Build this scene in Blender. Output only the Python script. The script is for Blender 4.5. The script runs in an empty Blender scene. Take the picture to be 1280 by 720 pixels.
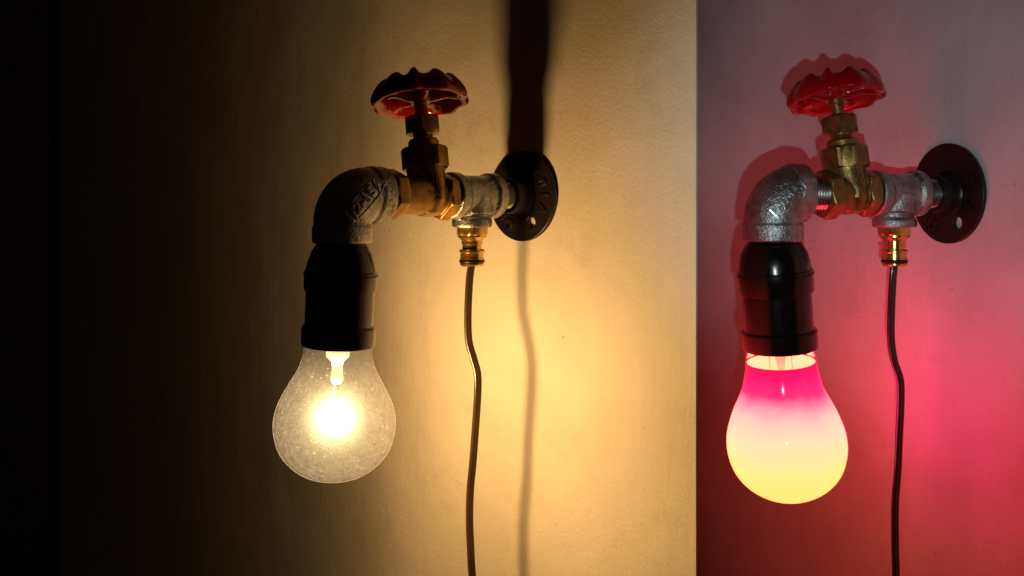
import bpy, bmesh, math, random
from mathutils import Vector, Matrix
from mathutils.bvhtree import BVHTree

random.seed(7)
SC = bpy.context.scene
COL = SC.collection
PI = math.pi

# ------------------------------------------------------------------ camera
F = 1200.0            # focal length in photograph pixels (1280 wide)
V0 = 250.0            # height of the eye line in the photograph
cam_d = bpy.data.cameras.new("camera")
cam_d.sensor_width = 36.0
cam_d.lens = F / 1280 * 36.0
cam_d.shift_y = -(360 - V0) / 1280
cam_d.clip_start = 0.01
cam_d.clip_end = 50
cam = bpy.data.objects.new("camera", cam_d)
COL.objects.link(cam)
cam.rotation_euler = (PI / 2, 0, 0)
SC.camera = cam

# ------------------------------------------------------------------ world, exposure
w = bpy.data.worlds.new("World")
SC.world = w
w.use_nodes = True
w.node_tree.nodes["Background"].inputs[0].default_value = (1.0, 0.5, 0.35, 1)
w.node_tree.nodes["Background"].inputs[1].default_value = 0.0032
SC.view_settings.view_transform = 'Standard'
SC.view_settings.look = 'None'
SC.view_settings.exposure = 0
SC.view_settings.gamma = 1
SC.view_settings.use_curve_mapping = False
SC.cycles.max_bounces = 8
SC.cycles.transparent_max_bounces = 16
SC.cycles.use_denoising = True
SC.cycles.sample_clamp_indirect = 4.0

# phone flash held beside the lens, aimed at the right hand bay
fl = bpy.data.lights.new("phone_flash", 'SPOT')
fl.energy = 3.5
fl.color = (0.84, 1.0, 1.05)
fl.spot_size = math.radians(37)
fl.spot_blend = 1.0
fl.shadow_soft_size = 0.003
flo = bpy.data.objects.new("phone_flash", fl)
COL.objects.link(flo)
flo.location = (0.012, -0.006, -0.040)
flo.rotation_euler = (Vector((1125, 0, 0)) * 0 + Vector(((1098 - 640) / F, 1, (V0 - 150) / F + 0.035))).to_track_quat('-Z', 'Y').to_euler()

# ------------------------------------------------------------------ materials
def newmat(name):
    m = bpy.data.materials.new(name)
    m.use_nodes = True
    nt = m.node_tree
    nt.nodes.clear()
    out = nt.nodes.new('ShaderNodeOutputMaterial')
    return m, nt, out

def N(nt, typ, **kw):
    n = nt.nodes.new(typ)
    for k, v in kw.items():
        if k.startswith('i_'):
            key = k[2:].replace('_', ' ')
            n.inputs[key].default_value = v
        else:
            setattr(n, k, v)
    return n

def coords(nt, scale=(1, 1, 1), rot=(0, 0, 0)):
    tc = nt.nodes.new('ShaderNodeTexCoord')
    mp = nt.nodes.new('ShaderNodeMapping')
    mp.inputs['Scale'].default_value = scale
    mp.inputs['Rotation'].default_value = rot
    nt.links.new(tc.outputs['Object'], mp.inputs['Vector'])
    return mp.outputs[0]

def ramp(nt, src, stops):
    r = nt.nodes.new('ShaderNodeValToRGB')
    els = r.color_ramp.elements
    while len(els) < len(stops):
        els.new(0.5)
    for e, (p, c) in zip(els, stops):
        e.position = p
        e.color = (c, c, c, 1) if isinstance(c, (int, float)) else (*c, 1)
    nt.links.new(src, r.inputs[0])
    return r.outputs[0]

def noise(nt, vec, scale, detail=4, rough=0.55):
    n = N(nt, 'ShaderNodeTexNoise')
    n.inputs['Scale'].default_value = scale
    n.inputs['Detail'].default_value = detail
    n.inputs['Roughness'].default_value = rough
    nt.links.new(vec, n.inputs['Vector'])
    return n.outputs['Fac']

def bump(nt, h, dist, strength=1.0, prev=None):
    b = nt.nodes.new('ShaderNodeBump')
    b.inputs['Strength'].default_value = strength
    b.inputs['Distance'].default_value = dist
    nt.links.new(h, b.inputs['Height'])
    if prev is not None:
        nt.links.new(prev, b.inputs['Normal'])
    return b.outputs[0]

def mixcol(nt, fac, a, b):
    m = nt.nodes.new('ShaderNodeMix')
    m.data_type = 'RGBA'
    for sock, v in ((6, a), (7, b)):
        if isinstance(v, tuple):
            m.inputs[sock].default_value = (*v, 1)
        else:
            nt.links.new(v, m.inputs[sock])
    if isinstance(fac, (int, float)):
        m.inputs[0].default_value = fac
    else:
        nt.links.new(fac, m.inputs[0])
    return m.outputs[2]

def principled(nt, out, color, rough, metallic=0.0, normal=None, coat=0.0, spec=0.5):
    p = nt.nodes.new('ShaderNodeBsdfPrincipled')
    for key, v in (('Base Color', color), ('Roughness', rough)):
        if isinstance(v, tuple):
            p.inputs[key].default_value = (*v, 1)
        elif isinstance(v, (int, float)):
            p.inputs[key].default_value = v
        else:
            nt.links.new(v, p.inputs[key])
    p.inputs['Metallic'].default_value = metallic
    p.inputs['Coat Weight'].default_value = coat
    p.inputs['Coat Roughness'].default_value = 0.06
    p.inputs['Specular IOR Level'].default_value = spec
    if normal is not None:
        nt.links.new(normal, p.inputs['Normal'])
    nt.links.new(p.outputs[0], out.inputs['Surface'])
    return p

def mat_wall(name, base, dark):
    m, nt, out = newmat(name)
    v = coords(nt)
    vs = coords(nt, (260, 260, 7))            # long upright brush marks
    vs2 = coords(nt, (90, 90, 5), (0, 0.12, 0))
    blot = noise(nt, v, 9, 5, 0.6)
    c = mixcol(nt, ramp(nt, blot, [(0.35, 0.0), (0.7, 1.0)]), base, dark)
    sp = noise(nt, v, 210, 2, 0.5)
    speck = ramp(nt, sp, [(0.215, 0.8), (0.25, 0.0)])
    c = mixcol(nt, speck, c, tuple(x * 0.55 for x in dark))
    # faint upright runs and a few rubbed patches in the paint
    run = noise(nt, coords(nt, (55, 55, 3.0)), 1.0, 5, 0.65)
    c = mixcol(nt, ramp(nt, run, [(0.56, 0.0), (0.68, 0.10)]), c, tuple(x * 0.72 for x in dark))
    rub = noise(nt, v, 34, 6, 0.72)
    c = mixcol(nt, ramp(nt, rub, [(0.58, 0.0), (0.70, 0.30)]), c, tuple(x * 0.78 for x in dark))
    n1 = bump(nt, noise(nt, vs, 1.0, 3, 0.6), 0.00022, 0.8)
    n2 = bump(nt, noise(nt, vs2, 1.0, 3, 0.6), 0.0003, 0.6, n1)
    n3 = bump(nt, noise(nt, v, 420, 5, 0.75), 0.0004, 1.0, n2)
    n4 = bump(nt, noise(nt, v, 22, 3, 0.5), 0.0022, 0.55, n3)
    principled(nt, out, c, 0.62, 0, n4, spec=0.35)
    return m

def mat_galv(name):
    m, nt, out = newmat(name)
    v = coords(nt)
    a = noise(nt, v, 130, 5, 0.65)
    b = noise(nt, v, 700, 3, 0.6)
    c = mixcol(nt, ramp(nt, a, [(0.35, 0.0), (0.62, 1.0)]), (0.27, 0.28, 0.275), (0.52, 0.535, 0.53))
    c = mixcol(nt, ramp(nt, noise(nt, v, 75, 4, 0.75), [(0.62, 0.0), (0.70, 0.7)]), c, (0.03, 0.026, 0.022))
    c = mixcol(nt, ramp(nt, noise(nt, v, 48, 4, 0.75), [(0.62, 0.0), (0.72, 0.5)]), c, (0.10, 0.06, 0.03))
    r = ramp(nt, b, [(0.3, 0.26), (0.7, 0.46)])
    n = bump(nt, noise(nt, v, 1000, 2, 0.6), 0.0005, 1.0)
    n = bump(nt, noise(nt, v, 260, 3, 0.6), 0.0006, 0.7, n)
    principled(nt, out, c, r, 0.95, n)
    return m

def mat_brass(name, col, rough, bumpd, grime=0.5):
    m, nt, out = newmat(name)
    v = coords(nt)
    a = noise(nt, v, 160, 5, 0.65)
    dark = tuple(x * (1 - grime) for x in col)
    c = mixcol(nt, ramp(nt, a, [(0.35, 0.0), (0.66, 1.0)]), dark, col)
    r = ramp(nt, noise(nt, v, 300, 3, 0.6), [(0.3, rough * 0.8), (0.7, rough * 1.35)])
    n = bump(nt, noise(nt, v, 950, 3, 0.6), bumpd, 0.8)
    principled(nt, out, c, r, 0.92, n)
    return m

def mat_plain(name, col, rough, metallic=0, bumpd=0.00005, bscale=500, coat=0, spec=0.5, vary=0.35):
    m, nt, out = newmat(name)
    v = coords(nt)
    a = noise(nt, v, bscale * 0.3, 4, 0.6)
    c = mixcol(nt, a, tuple(x * (1 - vary) for x in col), tuple(min(1, x * (1 + vary)) for x in col))
    r = ramp(nt, noise(nt, v, bscale * 0.5, 3, 0.6), [(0.3, rough * 0.85), (0.7, min(1, rough * 1.2))])
    n = bump(nt, noise(nt, v, bscale, 3, 0.6), bumpd, 0.8)
    principled(nt, out, c, r, metallic, n, coat, spec)
    return m

M = {}
M['wall_warm'] = mat_wall('warm_white_wall_paint', (0.78, 0.75, 0.71), (0.62, 0.58, 0.53))
M['wall_cool'] = mat_wall('pale_wall_paint', (0.74, 0.71, 0.74), (0.58, 0.54, 0.57))
M['galv'] = mat_galv('galvanised_iron')
M['highlit_iron'] = mat_plain('highlit_letter_iron', (0.60, 0.61, 0.60), 0.3, 0.95, 0.0002, 900)  # brighter than the fitting, paints the highlights on its raised letters
M['chrome'] = mat_plain('bright_zinc_thread', (0.62, 0.63, 0.64), 0.22, 1.0, 0.00003)
M['brass'] = mat_brass('cast_brass', (0.44, 0.27, 0.085), 0.36, 0.00022, 0.45)
M['brass_bright'] = mat_brass('polished_brass', (0.86, 0.55, 0.17), 0.2, 0.00003, 0.15)
M['red'] = mat_plain('red_enamel', (0.40, 0.001, 0.002), 0.16, 0, 0.0002, 110, coat=0.45, spec=0.35, vary=0.15)
M['iron'] = mat_plain('black_cast_iron', (0.012, 0.009, 0.008), 0.36, 0.2, 0.00018, 420)
M['bakelite'] = mat_plain('black_bakelite', (0.005, 0.0035, 0.0035), 0.2, 0, 0.00004, 300)
M['rubber'] = mat_plain('black_rubber', (0.008, 0.008, 0.008), 0.35)
M['cord'] = mat_plain('dark_brown_cord_sheath', (0.045, 0.026, 0.016), 0.22, 0, 0.00008, 250, coat=0.4)
M['cord_red'] = mat_plain('black_cord_sheath', (0.022, 0.012, 0.012), 0.2, 0, 0.00008, 250, coat=0.5)
M['wire'] = mat_plain('nickel_wire', (0.5, 0.48, 0.45), 0.3, 1.0)
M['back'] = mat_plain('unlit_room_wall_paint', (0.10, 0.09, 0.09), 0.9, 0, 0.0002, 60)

def mat_clear_glass():
    m, nt, out = newmat('dusty_clear_glass')
    v = coords(nt)
    tr = nt.nodes.new('ShaderNodeBsdfTransparent')
    tr.inputs[0].default_value = (0.97, 0.96, 0.94, 1)
    gl = nt.nodes.new('ShaderNodeBsdfGlossy')
    gl.inputs['Roughness'].default_value = 0.03
    fz = nt.nodes.new('ShaderNodeLayerWeight')
    fz.inputs[0].default_value = 0.25
    mx = nt.nodes.new('ShaderNodeMixShader')
    nt.links.new(ramp(nt, fz.outputs['Facing'], [(0.80, 0.0), (0.93, 0.04), (1.0, 0.35)]), mx.inputs[0])
    nt.links.new(tr.outputs[0], mx.inputs[1])
    nt.links.new(gl.outputs[0], mx.inputs[2])
    du = nt.nodes.new('ShaderNodeBsdfTranslucent')
    du.inputs[0].default_value = (0.55, 0.64, 1.0, 1)  # bluish dust colour, whitens the glare on the lit glass
    a = ramp(nt, noise(nt, v, 300, 6, 0.75), [(0.36, 0.009), (0.68, 0.021)])
    b = ramp(nt, noise(nt, v, 620, 3, 0.6), [(0.64, 0.0), (0.72, 0.05)])
    e = nt.nodes.new('ShaderNodeLayerWeight')
    e.inputs[0].default_value = 0.5
    rim = ramp(nt, e.outputs['Facing'], [(0.90, 0.0), (1.0, 0.12)])
    s1 = nt.nodes.new('ShaderNodeMath'); s1.operation = 'ADD'
    s2 = nt.nodes.new('ShaderNodeMath'); s2.operation = 'ADD'
    nt.links.new(a, s1.inputs[0]); nt.links.new(b, s1.inputs[1])
    nt.links.new(s1.outputs[0], s2.inputs[0]); nt.links.new(rim, s2.inputs[1])
    m2 = nt.nodes.new('ShaderNodeMixShader')
    nt.links.new(s2.outputs[0], m2.inputs[0])
    nt.links.new(mx.outputs[0], m2.inputs[1])
    nt.links.new(du.outputs[0], m2.inputs[2])
    nt.links.new(m2.outputs[0], out.inputs['Surface'])
    return m
M['glass'] = mat_clear_glass()

def mat_glare_fog(name, dens, radius=0.0):  # scattering fog that imitates glare and bloom in the bulb
    m, nt, out = newmat(name)
    t = nt.nodes.new('ShaderNodeBsdfTransparent')
    nt.links.new(t.outputs[0], out.inputs['Surface'])
    vs = nt.nodes.new('ShaderNodeVolumeScatter')
    vs.inputs['Color'].default_value = (0.5, 0.74, 1, 1)
    vs.inputs['Density'].default_value = dens
    if radius:
        # thickest at the filament, thinning out to nothing
        tc = nt.nodes.new('ShaderNodeTexCoord')
        ln = nt.nodes.new('ShaderNodeVectorMath'); ln.operation = 'LENGTH'
        nt.links.new(tc.outputs['Object'], ln.inputs[0])
        mr = nt.nodes.new('ShaderNodeMapRange')
        mr.inputs[1].default_value = radius; mr.inputs[2].default_value = 0.0
        mr.inputs[3].default_value = 0.0; mr.inputs[4].default_value = 1.0
        nt.links.new(ln.outputs['Value'], mr.inputs[0])
        pw = nt.nodes.new('ShaderNodeMath'); pw.operation = 'POWER'; pw.inputs[1].default_value = 3.0
        nt.links.new(mr.outputs[0], pw.inputs[0])
        ml = nt.nodes.new('ShaderNodeMath'); ml.operation = 'MULTIPLY'; ml.inputs[1].default_value = dens
        nt.links.new(pw.outputs[0], ml.inputs[0])
        nt.links.new(ml.outputs[0], vs.inputs['Density'])
    vs.inputs['Anisotropy'].default_value = 0.0
    nt.links.new(vs.outputs[0], out.inputs['Volume'])
    return m
M['glare_fog'] = mat_glare_fog('bulb_glare_fog', 0.8)
M['bloom_core'] = mat_glare_fog('filament_bloom_fog', 24.0, 0.024)

def mat_emit(name, col, strength):
    m, nt, out = newmat(name)
    e = nt.nodes.new('ShaderNodeEmission')
    e.inputs[0].default_value = (*col, 1)
    e.inputs[1].default_value = strength
    nt.links.new(e.outputs[0], out.inputs['Surface'])
    return m
M['filament'] = mat_emit('glowing_filament', (1.0, 0.70, 0.36), 60)

def mat_stem_glass():
    m, nt, out = newmat('frosted_stem_glass')
    p = principled(nt, out, (0.8, 0.8, 0.78), 0.3)
    return m
M['stem_glass'] = mat_stem_glass()

def mat_painted_bulb(z_top, z_bot):
    """Glowing paint film: deep pink where it is thick at the neck, its overexposed cream and yellow painted in towards the belly."""
    m, nt, out = newmat('glowing_pink_bulb_paint')
    tc = nt.nodes.new('ShaderNodeTexCoord')
    sx = nt.nodes.new('ShaderNodeSeparateXYZ')
    nt.links.new(tc.outputs['Object'], sx.inputs[0])
    mr = nt.nodes.new('ShaderNodeMapRange')
    mr.inputs[1].default_value = z_top
    mr.inputs[2].default_value = z_bot
    nt.links.new(sx.outputs[2], mr.inputs[0])
    nz = noise(nt, coords(nt), 60, 3, 0.5)
    ad = nt.nodes.new('ShaderNodeMath'); ad.operation = 'MULTIPLY_ADD'
    nt.links.new(nz, ad.inputs[0]); ad.inputs[1].default_value = 0.12
    nt.links.new(mr.outputs[0], ad.inputs[2])
    r = nt.nodes.new('ShaderNodeValToRGB')
    els = r.color_ramp.elements
    stops = [(0.05, (1.0, 0.0, 0.05)), (0.15, (1.0, 0.003, 0.15)), (0.25, (1.0, 0.03, 0.20)), (0.33, (1.0, 0.30, 0.40)), (0.42, (1.0, 0.62, 0.52)),
             (0.56, (1.0, 0.80, 0.46)), (0.78, (1.0, 0.89, 0.26)), (1.0, (1.0, 0.84, 0.19))]  # cream and yellow stops paint the overexposed part of the bulb
    while len(els) < len(stops):
        els.new(0.5)
    for e, (p_, c_) in zip(els, stops):
        e.position = p_; e.color = (*c_, 1)
    nt.links.new(ad.outputs[0], r.inputs[0])
    # the red of the lamp is many times brighter than what is left of its green and blue
    s = nt.nodes.new('ShaderNodeSeparateColor')
    nt.links.new(r.outputs[0], s.inputs[0])
    mu = nt.nodes.new('ShaderNodeMath'); mu.operation = 'MULTIPLY'
    nt.links.new(ramp(nt, ad.outputs[0], [(0.05, 0.3), (0.3, 1.0), (0.6, 1.0), (1.0, 0.35)]), mu.inputs[0])
    mu.inputs[1].default_value = 12.0
    cb = nt.nodes.new('ShaderNodeCombineColor')
    nt.links.new(mu.outputs[0], cb.inputs[0])
    # extra blue glow added on the wall side, to turn the wall's light pinker
    dv = nt.nodes.new('ShaderNodeMapRange'); dv.interpolation_type = 'SMOOTHSTEP'
    dv.inputs[1].default_value = -0.026; dv.inputs[2].default_value = -0.034
    dv.inputs[3].default_value = 1.0; dv.inputs[4].default_value = 8.0
    nt.links.new(sx.outputs[0], dv.inputs[0])
    mb = nt.nodes.new('ShaderNodeMath'); mb.operation = 'MULTIPLY'
    nt.links.new(s.outputs[2], mb.inputs[0]); nt.links.new(dv.outputs[0], mb.inputs[1])
    nt.links.new(mb.outputs[0], cb.inputs[2])
    dg_ = nt.nodes.new('ShaderNodeMath'); dg_.operation = 'DIVIDE'
    sq = nt.nodes.new('ShaderNodeMath'); sq.operation = 'POWER'; sq.inputs[1].default_value = 0.6
    nt.links.new(dv.outputs[0], sq.inputs[0])
    nt.links.new(s.outputs[1], dg_.inputs[0]); nt.links.new(sq.outputs[0], dg_.inputs[1])
    nt.links.new(dg_.outputs[0], cb.inputs[1])
    p = principled(nt, out, (0.5, 0.05, 0.12), 0.12)
    # the inside of the coat, seen through the clear neck, is cream
    ge = nt.nodes.new('ShaderNodeNewGeometry')
    nt.links.new(mixcol(nt, ge.outputs['Backfacing'], cb.outputs[0], (3.0, 0.86, 0.42)), p.inputs['Emission Color'])
    p.inputs['Emission Strength'].default_value = 1.0
    return m

def mat_neck_glass():
    m, nt, out = newmat('clear_neck_glass')
    tr = nt.nodes.new('ShaderNodeBsdfTransparent')
    tr.inputs[0].default_value = (0.95, 0.9, 0.88, 1)
    gl = nt.nodes.new('ShaderNodeBsdfGlossy')
    gl.inputs['Roughness'].default_value = 0.05
    mx = nt.nodes.new('ShaderNodeMixShader')
    fz = nt.nodes.new('ShaderNodeLayerWeight'); fz.inputs[0].default_value = 0.2
    nt.links.new(fz.outputs['Fresnel'], mx.inputs[0])
    nt.links.new(tr.outputs[0], mx.inputs[1]); nt.links.new(gl.outputs[0], mx.inputs[2])
    nt.links.new(mx.outputs[0], out.inputs['Surface'])
    return m
M['neck_glass'] = mat_neck_glass()

# ------------------------------------------------------------------ mesh helpers
def link(name, mesh, mat, parent=None, smooth=True, mw=None):
    mesh.name = name
    o = bpy.data.objects.new(name, mesh)
    COL.objects.link(o)
    if mat is not None:
        mesh.materials.clear()
        mesh.materials.append(mat)
    if smooth is True:
        for p in mesh.polygons:
            p.use_smooth = True
    elif smooth:
        mesh.shade_auto = None if False else None
    if parent is not None:
        o.parent = parent
    return o

def finish(bm, angle=35):
    """Recalculate normals, mark sharp edges by angle and return a mesh."""
    bmesh.ops.recalc_face_normals(bm, faces=bm.faces[:])
    for e in bm.edges:
        if len(e.link_faces) == 2:
            e.smooth = e.calc_face_angle(0) < math.radians(angle)
    me = bpy.data.meshes.new('m')
    bm.to_mesh(me)
    bm.free()
    return me

def frame(axis):
    """Matrix whose Z column is the axis."""
    z = Vector(axis).normalized()
    x = Vector((0, 0, 1)).cross(z)
    if x.length < 1e-4:
        x = Vector((1, 0, 0))
    x.normalize()
    y = z.cross(x)
    return Matrix((x, y, z)).transposed().to_4x4()

def lathe(bm, prof, origin=(0, 0, 0), axis=(0, 0, 1), seg=64, cap0=True, cap1=True, rf=None):
    """prof: list of (r, h) along axis. rf(angle, h) scales the radius."""
    mt = Matrix.Translation(Vector(origin)) @ frame(axis)
    rings = []
    for r, h in prof:
        ring = []
        for i in range(seg):
            t = 2 * PI * i / seg
            k = r * (rf(t, h) if rf else 1)
            ring.append(bm.verts.new(mt @ Vector((k * math.cos(t), k * math.sin(t), h))))
        rings.append(ring)
    for a, b in zip(rings, rings[1:]):
        for i in range(seg):
            j = (i + 1) % seg
            bm.faces.new((a[i], a[j], b[j], b[i]))
    if cap0:
        bm.faces.new(rings[0][::-1])
    if cap1:
        bm.faces.new(rings[-1])
    return rings

def ngon(bm, n, apothem, h0, h1, origin=(0, 0, 0), axis=(0, 0, 1), rot=0.0, cham=0.0012, mtx=None):
    """Chamfered polygonal prism (a nut): corners rounded off at both ends like a turned nut."""
    R = apothem / math.cos(PI / n)
    seg = n * 8
    mt = (mtx if mtx is not None else Matrix.Translation(Vector(origin)) @ frame(axis))
    def rad(t, lim):
        q = ((t - rot + PI / n) % (2 * PI / n)) - PI / n
        return min(apothem / math.cos(q), lim)
    rings = []
    for h, lim in ((h0, apothem * 0.99), (h0 + cham, R * 0.985), (h1 - cham, R * 0.985), (h1, apothem * 0.99)):
        ring = []
        for i in range(seg):
            t = 2 * PI * i / seg + rot + PI / n
            k = rad(t, lim)
            ring.append(bm.verts.new(mt @ Vector((k * math.cos(t), k * math.sin(t), h))))
        rings.append(ring)
    for a, b in zip(rings, rings[1:]):
        for i in range(seg):
            j = (i + 1) % seg
            bm.faces.new((a[i], a[j], b[j], b[i]))
    bm.faces.new(rings[0][::-1])
    bm.faces.new(rings[-1])

def sweep(bm, pts, rads, seg=24, section=None, closed=False, side=None):
    """Tube along pts with radius per point; section: list of (x, y) unit offsets replaces the circle."""
    n = len(pts)
    pts = [Vector(p) for p in pts]
    rings = []
    prev = None
    for i in range(n):
        if closed:
            t = (pts[(i + 1) % n] - pts[i - 1]).normalized()
        else:
            t = (pts[min(i + 1, n - 1)] - pts[max(i - 1, 0)]).normalized()
        if side is not None:
            u = Vector(side) - t * Vector(side).dot(t)
        elif prev is None:
            u = Vector((0, 1, 0)) - t * t.y
            if u.length < 0.1:
                u = Vector((0, 0, 1)) - t * t.z
        else:
            u = prev - t * prev.dot(t)
        u.normalize()
        prev = u
        v = t.cross(u)
        r = rads[i] if isinstance(rads, (list, tuple)) else rads
        sec = section or [(math.cos(2 * PI * k / seg), math.sin(2 * PI * k / seg)) for k in range(seg)]
        rings.append([bm.verts.new(pts[i] + (u * a + v * b) * r) for a, b in sec])
    m = len(rings[0])
    rng = range(n) if closed else range(n - 1)
    for i in rng:
        a, b = rings[i], rings[(i + 1) % n]
        for k in range(m):
            j = (k + 1) % m
            bm.faces.new((a[k], a[j], b[j], b[k]))
    if not closed:
        bm.faces.new(rings[0][::-1])
        bm.faces.new(rings[-1])

def fuse(bm, voxel, smooth_it=6, fac=0.5):
    """Cast solid: voxel union of the overlapping solids, then relaxed so that the joints become fillets."""
    bmesh.ops.recalc_face_normals(bm, faces=bm.faces[:])
    me = bpy.data.meshes.new('cast')
    bm.to_mesh(me)
    bm.free()
    o = bpy.data.objects.new('cast', me)
    COL.objects.link(o)
    r = o.modifiers.new('r', 'REMESH')
    r.mode = 'VOXEL'
    r.voxel_size = voxel
    s = o.modifiers.new('s', 'SMOOTH')
    s.iterations = smooth_it
    s.factor = fac
    dg = bpy.context.evaluated_depsgraph_get()
    dg.update()
    res = bpy.data.meshes.new_from_object(o.evaluated_get(dg))
    bpy.data.objects.remove(o)
    bpy.data.meshes.remove(me)
    return res

def text_mesh(body, size, depth, bevel=0.0):
    cu = bpy.data.curves.new('t', 'FONT')
    cu.body = body
    cu.size = size
    cu.extrude = depth
    cu.bevel_depth = bevel
    cu.offset = size * 0.012
    cu.resolution_u = 3
    cu.align_x = 'CENTER'
    cu.align_y = 'CENTER'
    o = bpy.data.objects.new('t', cu)
    COL.objects.link(o)
    dg = bpy.context.evaluated_depsgraph_get()
    dg.update()
    me = bpy.data.meshes.new_from_object(o.evaluated_get(dg))
    bpy.data.objects.remove(o)
    bpy.data.curves.remove(cu)
    return me

def bvh_of(me):
    return BVHTree.FromPolygons([v.co.copy() for v in me.vertices], [tuple(p.vertices) for p in me.polygons])

def emboss(me, bvh, P, ex, ey, c, lift=0.0):
    """Lay a flat mesh (x, y, height z) on a surface: every point is dropped along -c on to it."""
    for v in me.vertices:
        x, y, z = v.co
        o = P + ex * x + ey * y + c * 0.06
        hit = bvh.ray_cast(o, -c)
        base = hit[0] if hit[0] is not None else P + ex * x + ey * y
        v.co = base + c * (z + lift)
    return me

# ------------------------------------------------------------------ walls
def ray(u, v, Y):
    return Vector(((u - 640) / F * Y, Y, (V0 - v) / F * Y))

class Bay:
    """Where a lamp hangs: flange centre pixel, wall turned by alpha, depth of the drop axis."""
    def __init__(self, u_f, v_f, u_drop, alpha, Yb):
        self.al = math.radians(alpha)
        self.n = Vector((-math.sin(self.al), -math.cos(self.al), 0))
        self.t = Vector((math.cos(self.al), -math.sin(self.al), 0))
        rf, rb = (u_f - 640) / F, (u_drop - 640) / F
        # F = (rf*Yf, Yf); B = F + L n ; B.y = Yb ; B.x = rb*Yb
        # rf*Yf + L n.x = rb*Yb ; Yf + L n.y = Yb
        L = (rb - rf) * Yb / (self.n.x - rf * self.n.y)
        Yf = Yb - L * self.n.y
        self.L = L
        self.Fl = ray(u_f, v_f, Yf)
        self.M = Matrix.Translation(self.Fl) @ Matrix((self.n, self.t, Vector((0, 0, 1)))).transposed().to_4x4()
        self.Mi = self.M.inverted()
    def ax(self, u):
        r = (u - 640) / F
        return (r * self.Fl.y - self.Fl.x) / (self.n.x - r * self.n.y)
    def Y(self, a):
        return self.Fl.y + a * self.n.y
    def mm(self, px, a):           # photograph pixels to metres at axial position a
        return px * self.Y(a) / F
    def z(self, v, a):             # local height of pixel row v at axial position a
        return (V0 - v) / F * self.Y(a) - self.Fl.z
    def wall_at(self, u):          # world x, y of the wall plane in pixel column u
        r = (u - 640) / F
        Y = (self.Fl.x * self.n.x + self.Fl.y * self.n.y) / (r * self.n.x + self.n.y)
        return Vector((r * Y, Y, 0))
    def loc(self, p):
        return self.Mi @ p
    def ldir(self, d):
        return (self.Mi.to_3x3() @ Vector(d)).normalized()

LB = Bay(655, 245, 428, 44.2, 0.474)
RB = Bay(1187, 242, 966, 73.6, 0.565)
print('L', LB.L, LB.Fl, 'R', RB.L, RB.Fl)

def prism(name, pts, z0, z1, mat, bevel=0.0):
    bm = bmesh.new()
    lo = [bm.verts.new((p[0], p[1], z0)) for p in pts]
    hi = [bm.verts.new((p[0], p[1], z1)) for p in pts]
    n = len(pts)
    for i in range(n):
        j = (i + 1) % n
        bm.faces.new((lo[i], lo[j], hi[j], hi[i]))
    bm.faces.new(lo[::-1]); bm.faces.new(hi)
    o = link(name, finish(bm, 20), mat)
    o['kind'] = 'structure'
    return o

E = LB.wall_at(872.5)
Sx = LB.wall_at(560)                     # bend added from here on, so the wall darkens to the left
tl = LB.t.xy.to_3d(); nl = LB.n.xy.to_3d()
rad = 0.42
cen = Sx - nl * rad
arc = []
for k in range(0, 25):
    th = math.radians(14.5) * k / 24
    arc.append(cen + nl * rad * math.cos(th) - tl * rad * math.sin(th))
arc.append(arc[-1] - (tl * math.cos(th) + nl * math.sin(th)) * 1.9)
ret = Vector((E.x + 0.052, E.y + 0.50, 0))
rr = (E.x) / E.y
ret = Vector((rr * 1.12 - 0.004, 1.12, 0))
e0 = E - tl * 0.0012
e1 = E + Vector((0.0001, 0.0015, 0))
pts = [p for p in arc[::-1]] + [e0, e1, ret, Vector((ret.x - 0.1, 2.25, 0))]
prism('wall', pts, -2.6, 2.6, M['wall_warm'])

tr_ = RB.t.xy.to_3d(); nr = RB.n.xy.to_3d()
R0 = RB.wall_at(872.5) - tr_ * 0.25
R1 = RB.wall_at(1280) + tr_ * 0.16
# shallow curve added to the right hand wall so its left catches more light
c0 = RB.wall_at(1015)
rad2 = 0.30
cc = c0 + nr * rad2
front = [R1]
for k in range(0, 31):
    th = math.radians(9) * k / 30
    front.append(cc - nr * rad2 * math.cos(th) - tr_ * rad2 * math.sin(th))
dirl = (-tr_ * math.cos(th) + nr * math.sin(th))
front.append(front[-1] + dirl * 0.35)
prism('wall', front + [front[-1] + Vector((0.1, 0.2, 0)), Vector((0.45, 1.45, 0)), R1 - nr * 0.12], -2.61, 2.61, M['wall_cool'])
# unlit wall of the room far behind the left wall's added bend
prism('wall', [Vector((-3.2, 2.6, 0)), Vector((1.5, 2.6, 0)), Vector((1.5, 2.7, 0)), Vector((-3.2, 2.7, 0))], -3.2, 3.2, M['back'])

# ------------------------------------------------------------------ lamp parts
def rot_to(d, ref=(0, 0, 1)):
    return Vector(ref).rotation_difference(Vector(d)).to_matrix().to_4x4()

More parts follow.
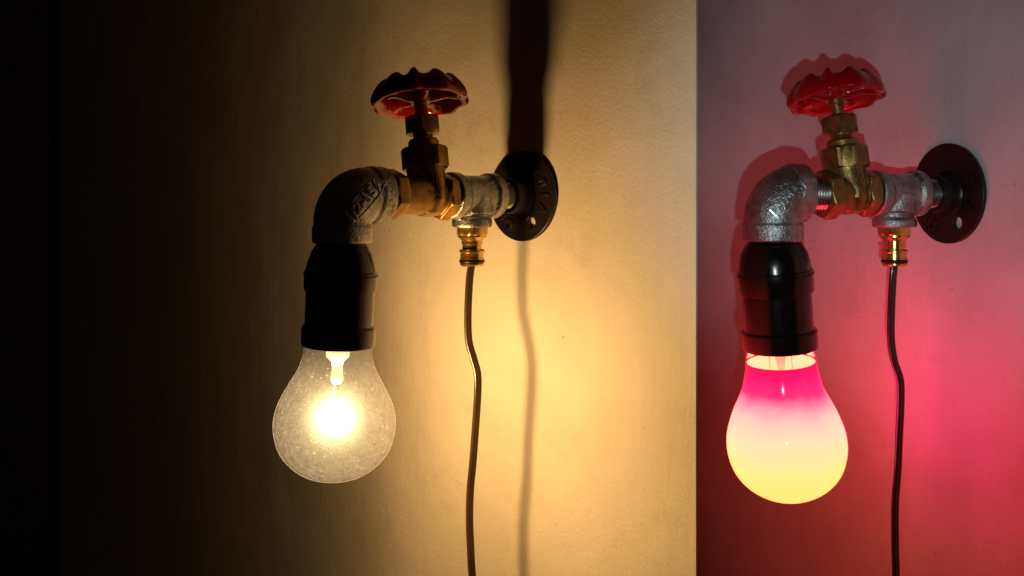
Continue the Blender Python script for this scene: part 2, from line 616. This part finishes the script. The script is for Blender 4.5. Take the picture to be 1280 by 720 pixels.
def build_lamp(B, S):
    root = bpy.data.objects.new('wall_lamp', None)
    root.empty_display_size = 0.02
    COL.objects.link(root)
    root.matrix_world = B.M
    root['label'] = S['label']; root['category'] = 'wall lamp'
    U = {k: B.ax(v) for k, v in S['u'].items()}
    aD = U['drop']
    camL = B.loc(Vector((0, 0, 0)))

    # ---- flange plate with screw holes, boss
    Rf = S['R_flange'] * B.Fl.y / F
    cu = bpy.data.curves.new('p', 'CURVE')
    cu.dimensions = '2D'; cu.fill_mode = 'BOTH'; cu.resolution_u = 24
    cu.extrude = 0.0008; cu.bevel_depth = 0.0006; cu.bevel_resolution = 2
    def circle(cx, cy, r):
        s = cu.splines.new('BEZIER'); s.bezier_points.add(3)
        k = 0.5523 * r
        for bp, (x, y, hx, hy) in zip(s.bezier_points, ((r, 0, 0, k), (0, r, -k, 0), (-r, 0, 0, -k), (0, -r, k, 0))):
            bp.co = (cx + x, cy + y, 0); bp.handle_right = (cx + x + hx, cy + y + hy, 0); bp.handle_left = (cx + x - hx, cy + y - hy, 0)
        s.use_cyclic_u = True
    circle(0, 0, Rf - 0.0006)
    for a in (-61, 179):
        circle(0.66 * Rf * math.cos(math.radians(a)), 0.66 * Rf * math.sin(math.radians(a)), Rf * 0.135)
    to = bpy.data.objects.new('p', cu); COL.objects.link(to)
    dg = bpy.context.evaluated_depsgraph_get(); dg.update()
    me = bpy.data.meshes.new_from_object(to.evaluated_get(dg))
    bpy.data.objects.remove(to)
    PL = Matrix(((0, 0, 1, 0.0016), (1, 0, 0, 0), (0, 1, 0, 0), (0, 0, 0, 1)))   # curve xy -> local yz
    me.transform(PL)
    bm = bmesh.new(); bm.from_mesh(me)
    xp = 0.0029
    rb = Rf * 0.40
    hb = U['boss']
    lathe(bm, [(rb * 1.22, xp - 0.001), (rb * 1.12, xp + 0.0004), (rb * 1.04, xp + 0.0018), (rb, xp + 0.004), (rb * 0.98, hb - 0.0012), (rb * 0.93, hb), (rb * 0.72, hb), (rb * 0.7, hb - 0.003)],
          axis=(1, 0, 0), seg=64)
    fl_o = link('wall_flange', finish(bm, 40), M['iron'], root)
    for ch, ang in (('1', 48), ('0', 24), ('1', 2), ('A', -24), ('D', -120), ('S', -141)):
        tm = text_mesh(ch, Rf * 0.34, 0.0006, 0.0002)
        a = math.radians(ang)
        # tops of the letters point outward
        ey = Vector((0, math.cos(a), math.sin(a))); ex = Vector((0, math.sin(a), -math.cos(a)))
        P = Vector((xp + 0.0002, 0, 0)) + ey * Rf * 0.70
        tm.transform(Matrix(((ex.x, ey.x, 1, P.x), (ex.y, ey.y, 0, P.y), (ex.z, ey.z, 0, P.z), (0, 0, 0, 1))))
        link('letter', tm, M['iron'], fl_o, False)

    # ---- short chromed nipple between flange and tee
    def thread(a0, a1, r, depth=0.0007, pitch=0.0016):
        prof = [(r - depth, a0)]
        n = max(2, int((a1 - a0) / pitch))
        p = (a1 - a0) / n
        for i in range(n):
            b = a0 + i * p
            prof += [(r - depth, b + 0.12 * p), (r, b + 0.42 * p), (r, b + 0.58 * p), (r - depth, b + 0.88 * p)]
        prof.append((r - depth, a1))
        return prof
    bm = bmesh.new()
    lathe(bm, thread(U['boss'] - 0.002, U['tee_r'] + 0.004, rb * 0.72), axis=(1, 0, 0), seg=48)
    link('pipe_nipple', finish(bm, 60), M['chrome'], root)

    # ---- tee
    aT = U['tee']
    rt = B.mm(S['r_tee'], aT)               # collar radius
    bod = rt * 0.87
    zb = B.z(S['v_tee_bot'], aT)
    rbr = B.mm(S['r_branch'], aT)
    bm = bmesh.new()
    a0, a1 = U['tee_r'], U['tee_l']
    cw = (a1 - a0) * 0.20
    lathe(bm, [(rt * 0.93, a0), (rt, a0 + 0.0008), (rt, a0 + cw - 0.001), (bod, a0 + cw + 0.0012), (bod, a1 - cw - 0.0012), (rt, a1 - cw + 0.001), (rt, a1 - 0.0008), (rt * 0.93, a1)], axis=(1, 0, 0), seg=72)
    lathe(bm, [(rbr * 0.86, 0.0), (rbr * 0.86, zb + 0.006), (rbr, zb + 0.0045), (rbr, zb + 0.0008), (rbr * 0.95, zb)], origin=(aT, 0, 0), seg=72)
    lathe(bm, [(bod * 1.06, -bod * 0.9), (bod * 1.06, 0)], origin=(aT, 0, 0), seg=48)
    link('tee_fitting', fuse(bm, 0.00045, 7), M['galv'], root)

    # ---- brass hose connector under the tee
    px = lambda q: B.mm(q, aT)
    zc = lambda v: B.z(v, aT)
    v0 = S['v_tee_bot']
    bm = bmesh.new()
    k = S['conn']
    ngon(bm, 6, px(18.5), 0, 0, origin=(aT, 0, 0)) if False else None
    ngon(bm, 6, px(19), zc(v0 + 10), zc(v0 - 3), origin=(aT, 0, 0), rot=0.35, cham=0.0008)
    lathe(bm, [(px(18), zc(v0 + 9)), (px(18), zc(v0 + 12)), (px(13), zc(v0 + 17)), (px(13), zc(v0 + 21)), (px(12.2), zc(v0 + 22)), (px(12.2), zc(v0 + 27)), (px(15), zc(v0 + 27.5)),
               (px(16), zc(v0 + 29)), (px(16), zc(v0 + 31)), (px(14.5), zc(v0 + 32)), (px(14.5), zc(v0 + 38)), (px(15.4), zc(v0 + 38.5)),
               (px(15.4), zc(v0 + 40)), (px(13.2), zc(v0 + 40.5)), (px(13.2), zc(v0 + 44.5)), (px(15.2), zc(v0 + 45)), (px(15.2), zc(v0 + 46.5)), (px(13.5), zc(v0 + 48.5)), (px(6), zc(v0 + 48.7)), (px(6), zc(v0 + 44))],
          origin=(aT, 0, 0), seg=64)
    con = link('hose_connector', finish(bm, 30), M['brass_bright'], root)
    bm = bmesh.new()
    c0 = zc(v0 + 42.5)
    rr_ = px(2.2)
    ringpts = [(aT + px(14) * math.cos(2 * PI * i / 48), px(14) * math.sin(2 * PI * i / 48), c0) for i in range(48)]
    sweep(bm, ringpts, rr_, seg=12, closed=True)
    link('seal_ring', finish(bm, 60), M['rubber'], con)

    # ---- cord
    pts = []
    Yc = B.Y(aT)
    raw = [(u, v) for u, v in S['cord']]
    # Catmull-Rom through the pixel path, hanging in the plane below the tee
    P3 = []
    for i, (u, v) in enumerate(raw):
        w_ = ray(u, v, Yc + S['cord_dy'][i] * 0.001)
        P3.append(B.loc(w_))
    P3[0] = Vector((aT, 0, zc(v0 + 44)))
    for i in range(len(P3) - 1):
        p0, p1, p2, p3 = P3[max(i - 1, 0)], P3[i], P3[i + 1], P3[min(i + 2, len(P3) - 1)]
        for s in range(10):
            t = s / 10
            pts.append(0.5 * ((2 * p1) + (p2 - p0) * t + (2 * p0 - 5 * p1 + 4 * p2 - p3) * t * t + (3 * p1 - p0 - 3 * p2 + p3) * t ** 3))
    pts.append(P3[-1])
    bm = bmesh.new()
    sec = []
    rc = 1.0
    for kk in range(28):
        th = 2 * PI * kk / 28
        # figure of eight outline of flat twin flex
        q = abs(math.cos(th))
        r_ = 0.62 + 0.42 * q ** 1.3
        sec.append((r_ * math.cos(th) * 1.12, r_ * math.sin(th)))
    side = B.ldir((1, 0.25, 0))
    sweep(bm, pts, [B.mm(S['cord_r'], aT)] * len(pts), section=sec, side=side)
    link('power_cord', finish(bm, 60), S['cord_mat'], root)

    # ---- gate valve
    aV = U['valve']
    pv = lambda q: B.mm(q, aV)
    Rv = Matrix.Translation((aV, 0, 0)) @ rot_to(B.ldir(S['stem_dir']))
    vax = (V0 - (V0 - B.Fl.z / B.Y(aV) * F))   # pixel offset of the axis above the eye line
    vz = lambda v: pv((V0 - v)) - B.Fl.z       # height along the stem
    hx = pv(27.5)
    aL, aR = U['valve_l'] - aV, U['valve_r'] - aV
    bm = bmesh.new()
    for h0, h1 in ((aL - pv(20), aL), (aR, aR + pv(17))):
        ngon(bm, 6, hx, h0, h1, origin=(0, 0, 0), axis=(1, 0, 0), rot=S['hexrot'], cham=0.0013)
    lathe(bm, [(hx * 0.80, aR + 0.002), (hx * 0.86, aR * 0.4), (hx * 0.9, 0), (hx * 0.86, aL * 0.4), (hx * 0.80, aL - 0.002)], axis=(1, 0, 0), seg=48)
    # oval gate housing rising to the bonnet
    top = vz(208)
    def oval(t, h):
        return 1.0
    rings = []
    for hh, rx, ry in ((-hx * 0.93, 0.40, 0.34), (-hx * 0.86, 0.55, 0.55), (-hx * 0.3, 0.70, 0.98), (hx * 0.2, 0.72, 1.0), (hx * 0.62, 0.78, 0.93), (top - 0.003, 0.86, 0.9), (top, 0.92, 0.92)):
        rings.append([bm.verts.new((hx * rx * math.cos(2 * PI * i / 40), hx * ry * math.sin(2 * PI * i / 40), hh)) for i in range(40)])
    for a_, b_ in zip(rings, rings[1:]):
        for i in range(40):
            j = (i + 1) % 40
            bm.faces.new((a_[i], a_[j], b_[j], b_[i]))
    bm.faces.new(rings[0][::-1]); bm.faces.new(rings[-1])
    vme = fuse(bm, 0.0004, 3)
    vb = bvh_of(vme)
    val = link('gate_valve', vme, M['brass'], root)
    val.matrix_local = Rv
    cV = (Rv.inverted() @ camL).normalized()
    # raised lettering on the tab
    up = Vector((0, 0, 1)); ex = up.cross(cV).normalized(); ey = cV.cross(ex)
    for body, size, uu, vv in (('1/2', 10.5, *S['txt1']), ('TEIJO', 7.0, *S['txt2'])):
        P = Rv.inverted() @ B.loc(ray(uu, vv, B.Y(aV) - hx))
        tm = text_mesh(body, pv(size) * 1.25, 0.0005, 0.00015)
        emboss(tm, vb, P, ex, ey, cV, 0.0)
        link('lettering', tm, M['brass'], val, False)
    # bonnet, neck, gland nut, stem
    bm = bmesh.new()
    ngon(bm, 8, pv(S['r_bon']), vz(211), vz(184), rot=S['bonrot'], cham=0.0009)
    lathe(bm, [(pv(18), vz(186)), (pv(18), vz(183)), (pv(19.5), vz(182)), (pv(19.5), vz(176)), (pv(17.5), vz(173)), (pv(13), vz(172)), (pv(12), vz(168)), (pv(14), vz(163)), (pv(12), vz(160))], seg=48)
    link('bonnet', finish(bm, 25), M['brass'], val)
    bm = bmesh.new()
    ngon(bm, 6, pv(S['r_nut']), vz(166), vz(144), rot=S['nutrot'], cham=0.0013)
    lathe(bm, [(pv(15), vz(145)), (pv(13), vz(141.5)), (pv(7.5), vz(140.5))], seg=40)
    link('gland_nut', finish(bm, 25), M['brass'], val)
    bm = bmesh.new()
    lathe(bm, [(pv(8), vz(147)), (pv(8), vz(128)), (pv(8.8), vz(127)), (pv(8.8), vz(112)), (pv(6), vz(110)), (pv(6), vz(102)), (pv(5), vz(100))], seg=32)
    link('valve_stem', finish(bm, 30), M['brass'], val)

    # ---- handwheel
    Rw = pv(S['r_wheel'])
    z0 = vz(S['v_wheel'])
    # azimuth, in the wheel's own plane, of the side that faces the camera
    az = math.atan2(cV.y, cV.x)
    bumps = S['bumps']
    def bf(t):
        s = 0
        for c_, wd, ht in bumps:
            d = (t - az - math.radians(c_) + PI) % (2 * PI) - PI
            s += ht * math.exp(-abs(d / math.radians(wd)) ** 2.6)
        return s
    bm = bmesh.new()
    n, m_ = 240, 20
    rings = []
    hr, th_ = pv(S['rim_h']), pv(7.5)
    for i in range(n):
        t = 2 * PI * i / n
        b = bf(t)
        ring = []
        for k_ in range(m_):
            q = 2 * PI * k_ / m_
            cx, cz = math.cos(q), math.sin(q)
            zz = hr * cz * (1.0 + (0.72 * b if cz > 0 else 0.14 * b))
            rad_ = Rw * 0.865 + cx * th_ * (1 + 0.22 * b) + Rw * 0.04 * b - zz * 0.50 - (0 if cz < 0.3 else 0.0)
            ring.append(bm.verts.new((rad_ * math.cos(t), rad_ * math.sin(t), z0 + zz)))
        rings.append(ring)
    for i in range(n):
        a_, b_ = rings[i], rings[(i + 1) % n]
        for k_ in range(m_):
            j = (k_ + 1) % m_
            bm.faces.new((a_[k_], b_[k_], b_[j], a_[j]))
    zh = z0 - pv(2)
    lathe(bm, [(pv(12), zh - pv(9)), (pv(15), zh - pv(6)), (pv(16), zh + pv(3)), (pv(13), zh + pv(10)), (pv(8), zh + pv(11))], seg=40)
    for q in range(5):
        t = az + math.radians(S['spoke'] + 72 * q)
        d = Vector((math.cos(t), math.sin(t), 0))
        p = [Vector((0, 0, zh)), d * Rw * 0.3 + Vector((0, 0, zh)), d * Rw * 0.6 + Vector((0, 0, zh + pv(2))), d * Rw * 0.84 + Vector((0, 0, z0 - pv(2)))]
        sweep(bm, p, [pv(9), pv(9), pv(8.5), pv(9.5)], seg=16)
    hw = link('handwheel', fuse(bm, 0.00042, 5), M['red'], val)
    # it sits a little askew on its stem, far edge down
    hw.matrix_local = Matrix.Translation((0, 0, z0)) @ Matrix.Rotation(math.radians(5.5), 4, cV.cross(Vector((0, 0, 1)))) @ Matrix.Translation((0, 0, -z0))

    # ---- nipple between valve and elbow
    bm = bmesh.new()
    rn = B.mm(S['r_nip'], U['elb_end'])
    lathe(bm, thread(U['valve_l'] - 0.003, U['elb_end'] + 0.004, rn, 0.0008, 0.0019), axis=(1, 0, 0), seg=56)
    link('threaded_nipple', finish(bm, 60), M['chrome'], root)

    # ---- elbow
    re = B.mm(S['r_elb'], aD)
    zE = B.z(S['v_elb_bot'], aD)
    aE = U['elb_end']
    bod = re * 0.95
    bend = re * 0.98
    bm = bmesh.new()
    P0 = [Vector((aE, 0, 0)), Vector((aE + 0.0008, 0, 0))]
    path = []; rads = []
    cw = re * 0.62
    xe = aD - bend
    def add(p, r):
        path.append(Vector(p)); rads.append(r)
    add((aE, 0, 0), re * 0.93); add((aE + 0.0009, 0, 0), re); add((aE + cw - 0.0012, 0, 0), re); add((aE + cw, 0, 0), re * 0.97)
    add((aE + cw + 0.0012, 0, 0), bod)
    st = max(xe, aE + cw + 0.002)
    for i in range(25):
        t = PI / 2 * i / 24
        add((xe + bend * math.sin(t), 0, -bend + bend * math.cos(t)), bod * (1 + 0.03 * math.sin(2 * t)))
    zc2 = zE + cw
    add((aD, 0, zc2 + 0.0012), bod) if zc2 + 0.0012 < -bend else None
    add((aD, 0, min(zc2, -bend - 0.0004)), re * 0.97); add((aD, 0, min(zc2 - 0.0012, -bend - 0.001)), re); add((aD, 0, zE + 0.0009), re); add((aD, 0, zE), re * 0.94)
    # keep order monotone on the inlet side
    fixed = [(p, r) for i, (p, r) in enumerate(zip(path, rads)) if not (i == 4 and p.x > xe)]
    path = [p for p, r in fixed]; rads = [r for p, r in fixed]
    sweep(bm, path, rads, seg=64, side=(0, 1, 0))
    eme = fuse(bm, 0.00042, 6)
    ebv = bvh_of(eme)
    elb = link('elbow_fitting', eme, M['galv'], root)
    P = B.loc(ray(*S['etxt'], B.Y(aD) - re))
    c = (camL - P).normalized()
    ang = math.radians(S['etxt_ang'])
    up = Vector((0, 0, 1)); hx_ = up.cross(c).normalized(); hy_ = c.cross(hx_)
    ex = hx_ * math.cos(ang) + hy_ * math.sin(ang); ey = -hx_ * math.sin(ang) + hy_ * math.cos(ang)
    tm = text_mesh('1/2-15A', B.mm(20.5, aD), 0.0009, 0.0003)
    emboss(tm, ebv, P, ex, ey, c, 0.0001)
    link('lettering', tm, M['highlit_iron'], elb, False)
    if S['oval']:
        bm = bmesh.new()
        wv, hv = B.mm(33, aD), B.mm(10.5, aD)
        op = []
        for i in range(72):
            t = 2 * PI * i / 72
            s = abs(math.cos(t)) ** 0.6 * (1 if math.cos(t) > 0 else -1)
            op.append(Vector((wv * s, hv * math.sin(t), 0)))
        sweep(bm, op, 0.00045, seg=8, closed=True, side=(0, 0, 1))
        om = finish(bm, 80)
        emboss(om, ebv, P, ex, ey, c, 0.0001)
        link('cartouche', om, M['galv'], elb)

    # ---- socket and bulb, hanging a little out of plumb
    piv = Vector((aD, 0, zE))
    D = Matrix.Translation(piv) @ rot_to(-B.ldir(S['drop_dir']))
    pd = lambda q: B.mm(q, aD)
    ve = S['v_elb_bot']
    h = lambda v: -pd(v - ve)
    bm = bmesh.new()
    lathe(bm, [(pd(r), h(v)) for r, v in S['socket']] + [(pd(S['socket'][-1][0] - 3.5), h(S['socket'][-1][1] + 1)), (pd(S['socket'][-1][0] - 5), h(S['socket'][-1][1] - 6)), (pd(20), h(S['socket'][-1][1] - 8))], seg=96)
    so = link('lamp_socket', finish(bm, 28), M['bakelite'], root)
    so.matrix_local = D
    bm = bmesh.new()
    vk = S['knurl']
    rk = pd(S['rk'])
    for i in range(90):
        t = 2 * PI * i / 90
        mt = Matrix.Rotation(t, 4, 'Z')
        bmesh.ops.create_cube(bm, size=1, matrix=mt @ Matrix.Translation((rk, 0, h(vk))) @ Matrix.Diagonal((0.0007, 0.0007, 0.0011, 1)))
    link('knurled_ring', finish(bm, 30), M['bakelite'], so, False)

    bulb = None
    prof = [(pd(r), h(v)) for r, v in S['bulb']]
    # smooth the profile with Catmull-Rom
    sp = []
    for i in range(len(prof) - 1):
        p0, p1, p2, p3 = prof[max(i - 1, 0)], prof[i], prof[i + 1], prof[min(i + 2, len(prof) - 1)]
        for s in range(6):
            t = s / 6
            f_ = lambda a_, b_, c_, d_: 0.5 * (2 * b_ + (c_ - a_) * t + (2 * a_ - 5 * b_ + 4 * c_ - d_) * t * t + (3 * b_ - a_ - 3 * c_ + d_) * t ** 3)
            sp.append((max(1e-5, f_(p0[0], p1[0], p2[0], p3[0])), f_(p0[1], p1[1], p2[1], p3[1])))
    sp.append(prof[-1])
    tilt = S['bulb_tilt']
    DB = D @ Matrix.Translation((0, 0, h(S['bulb'][0][1]))) @ rot_to((tilt[0], tilt[1], 1)) @ Matrix.Translation((0, 0, -h(S['bulb'][0][1])))
    if S['kind'] == 'clear':
        bm = bmesh.new()
        lathe(bm, sp, seg=96, cap0=False, cap1=True)
        bulb = link('light_bulb', finish(bm, 80), M['glass'], root)
        bulb.matrix_local = DB
        bm = bmesh.new()
        lathe(bm, [(r * 0.97, z_ * 1.0 + 0.0004) for r, z_ in sp[2:-2]], seg=64)
        link('bulb_glare', finish(bm, 80), M['glare_fog'], bulb)  # thin fog added to imitate the glare inside the glass
        # added ball of fog standing in for the bloom round the filament
        bm = bmesh.new()
        bmesh.ops.create_icosphere(bm, subdivisions=4, radius=0.0262)
        hz = link('filament_bloom', finish(bm, 80), M['bloom_core'], bulb)
        hz.location = (0, 0, h(S['v_fil']) - pd(7))
        # stem
        bm = bmesh.new()
        lathe(bm, [(pd(r), h(v)) for r, v in ((15, 424), (15, 436), (14, 446), (8, 452), (6.5, 460), (7.5, 470), (7.5, 476), (5, 480), (0.5, 481))], seg=32, cap1=False)
        link('glass_stem', finish(bm, 60), M['stem_glass'], bulb)
        # support wires and filament
        zf = h(S['v_fil'])
        for s in (-1, 1):
            bm = bmesh.new()
            sweep(bm, [(0, s * pd(2), h(476)), (0, s * pd(7), h(495)), (0, s * pd(13), zf)], pd(0.8), seg=8)
            link('support_wire', finish(bm, 60), M['wire'], bulb)
        bm = bmesh.new()
        fp = []
        for i in range(161):
            t = i / 160
            yy = (t - 0.5) * pd(26)
            dip = -pd(9) * (1 - (2 * t - 1) ** 2)
            a_ = 2 * PI * 14 * t
            fp.append((pd(1.3) * math.cos(a_), yy, zf + dip + pd(1.3) * math.sin(a_)))
        sweep(bm, fp, pd(0.55), seg=6)
        link('filament', finish(bm, 80), M['filament'], bulb)
        # the filament's light
        ld = bpy.data.lights.new('filament_glow', 'POINT')
        ld.energy = S['power']; ld.color = (1.0, 0.56, 0.185); ld.shadow_soft_size = S['glow_r']
        lo = bpy.data.objects.new('filament_glow', ld); COL.objects.link(lo)
        lo.parent = bulb
        lo.location = (0, 0, zf - pd(7))
    else:
        zp = h(S['v_paint'])
        k = min(i for i, (r, z_) in enumerate(sp) if z_ < zp)
        bm = bmesh.new()
        lathe(bm, sp[:k + 1], seg=96, cap0=False, cap1=False)
        bulb = link('light_bulb', finish(bm, 80), M['neck_glass'], root)
        bulb.matrix_local = DB
        bm = bmesh.new()
        outer = sp[k:]
        inner = [(r - 0.0007, z_) for r, z_ in sp[k:-4]][::-1]
        rings = lathe(bm, inner[-1:] + outer, seg=96, cap0=False, cap1=True)
        link('painted_glass', finish(bm, 80), mat_painted_bulb(zp, sp[-1][1]), bulb)
        bm = bmesh.new()
        lathe(bm, [(pd(11), h(424)), (pd(10), h(440)), (pd(5), h(456)), (pd(4), h(470)), (pd(0.5), h(472))], seg=24, cap1=False)
        link('glass_stem', finish(bm, 60), M['stem_glass'], bulb)
        for s in (-1, 0.2, 1):
            bm = bmesh.new()
            q = Vector((s * pd(11), 0, 0)) if False else B.ldir((1, 0, 0)) * s * pd(14)
            sweep(bm, [(q.x, q.y, h(428)), (q.x, q.y, h(462)), (q.x * 0.7, q.y * 0.7, h(500))], pd(0.5), seg=8)
            link('support_wire', finish(bm, 60), M['wire'], bulb)
    return root

LEFT = dict(
    label='wall lamp with the clear glass bulb glowing warm white, on the cream wall',
    u=dict(drop=428, elb_end=477, valve_l=480, valve=535, valve_r=559, tee_l=560, tee=590, tee_r=618, boss=634),
    R_flange=56.5, r_tee=29, v_tee_bot=284, r_branch=25, conn=1, cord_r=4.2, cord_mat=M['cord'],
    cord=[(590, 326), (587, 350), (585, 392), (586, 425), (592, 448), (597, 468), (597, 495), (594, 540), (591, 580), (588, 612), (587, 650), (589, 700), (592, 760), (590, 900)],
    cord_dy=[0, 0, 1, 1, 0, -1, -1, 0, 0, 1, 1, 0, 0, 0],
    stem_dir=(-0.095, 0.13, 1), hexrot=0.0, bonrot=0.3, r_bon=28, r_nut=21, nutrot=0.35,
    r_wheel=57.5, v_wheel=115, rim_h=12.5, spoke=12,
    bumps=[(-40, 12.5, 0.9), (-6, 7.5, 1.1), (31, 12, 0.9), (66, 11, 0.9), (102, 10, 0.9), (138, 10, 0.9), (174, 10, 0.9), (210, 10, 0.9), (246, 10, 0.9), (284, 11, 0.9)],
    txt1=(546, 222), txt2=(548, 240), r_nip=25, r_elb=37.5, v_elb_bot=304, etxt=(456, 250), etxt_ang=50, oval=True,
    drop_dir=(-0.045, 0.02, -1), bulb_tilt=(0.0, 0.0),
    socket=[(30, 302), (33, 307), (38, 316), (42, 328), (44, 338), (45.5, 339.5), (45.5, 341), (45.5, 361), (44.5, 363), (42.5, 364), (42.5, 406), (44.5, 407), (46, 409), (46, 429), (45, 432)],
    knurl=343, rk=45.4,
    bulb=[(40, 420), (42, 436), (43.5, 448), (49, 464), (60, 484), (70, 504), (75, 522), (75.3, 538), (70, 560), (58, 578), (40, 592), (20, 599), (1, 601)],
    v_fil=516, kind='clear', power=1.62, glow_r=0.011,
)
RIGHT = dict(LEFT)
RIGHT.update(
    label='wall lamp with the painted bulb glowing pink and yellow, on the pink lit wall',
    u=dict(drop=966, elb_end=1003, valve_l=1025, valve=1062, valve_r=1087, tee_l=1089, tee=1118, tee_r=1149, boss=1166),
    R_flange=62.5, r_tee=29, v_tee_bot=284, r_branch=26.5, cord_r=4.4, cord_mat=M['cord_red'],
    cord=[(1118, 326), (1116, 350), (1114, 392), (1114, 425), (1118, 452), (1125, 474), (1126, 500), (1124, 545), (1122, 590), (1119, 630), (1119, 680), (1120, 720), (1121, 800), (1120, 920)],
    stem_dir=(-0.10, 0.13, 1), v_wheel=112, r_wheel=55.5, spoke=18,
    txt1=(1077, 221), txt2=(1081, 238), r_nip=23, r_elb=37.5, v_elb_bot=302, etxt=(989, 246), etxt_ang=48, oval=False,
    drop_dir=(0.085, 0.07, -1),
    socket=[(28, 300), (35, 305), (40.5, 315), (43.5, 327), (44.5, 337), (46.5, 338.5), (46.5, 340), (46.5, 364), (45.5, 366), (43, 367), (43, 412), (45, 413), (47, 415), (47, 434), (46, 437)],
    knurl=342, rk=46.4,
    bulb=[(40, 424), (42, 440), (43, 452), (45, 470), (51, 492), (62.5, 516), (71, 540), (73.8, 558), (72, 578), (64.5, 598), (50, 615), (30, 627), (12, 631), (1, 632)],
    v_paint=452, kind='painted',
)
build_lamp(LB, LEFT)
build_lamp(RB, RIGHT)
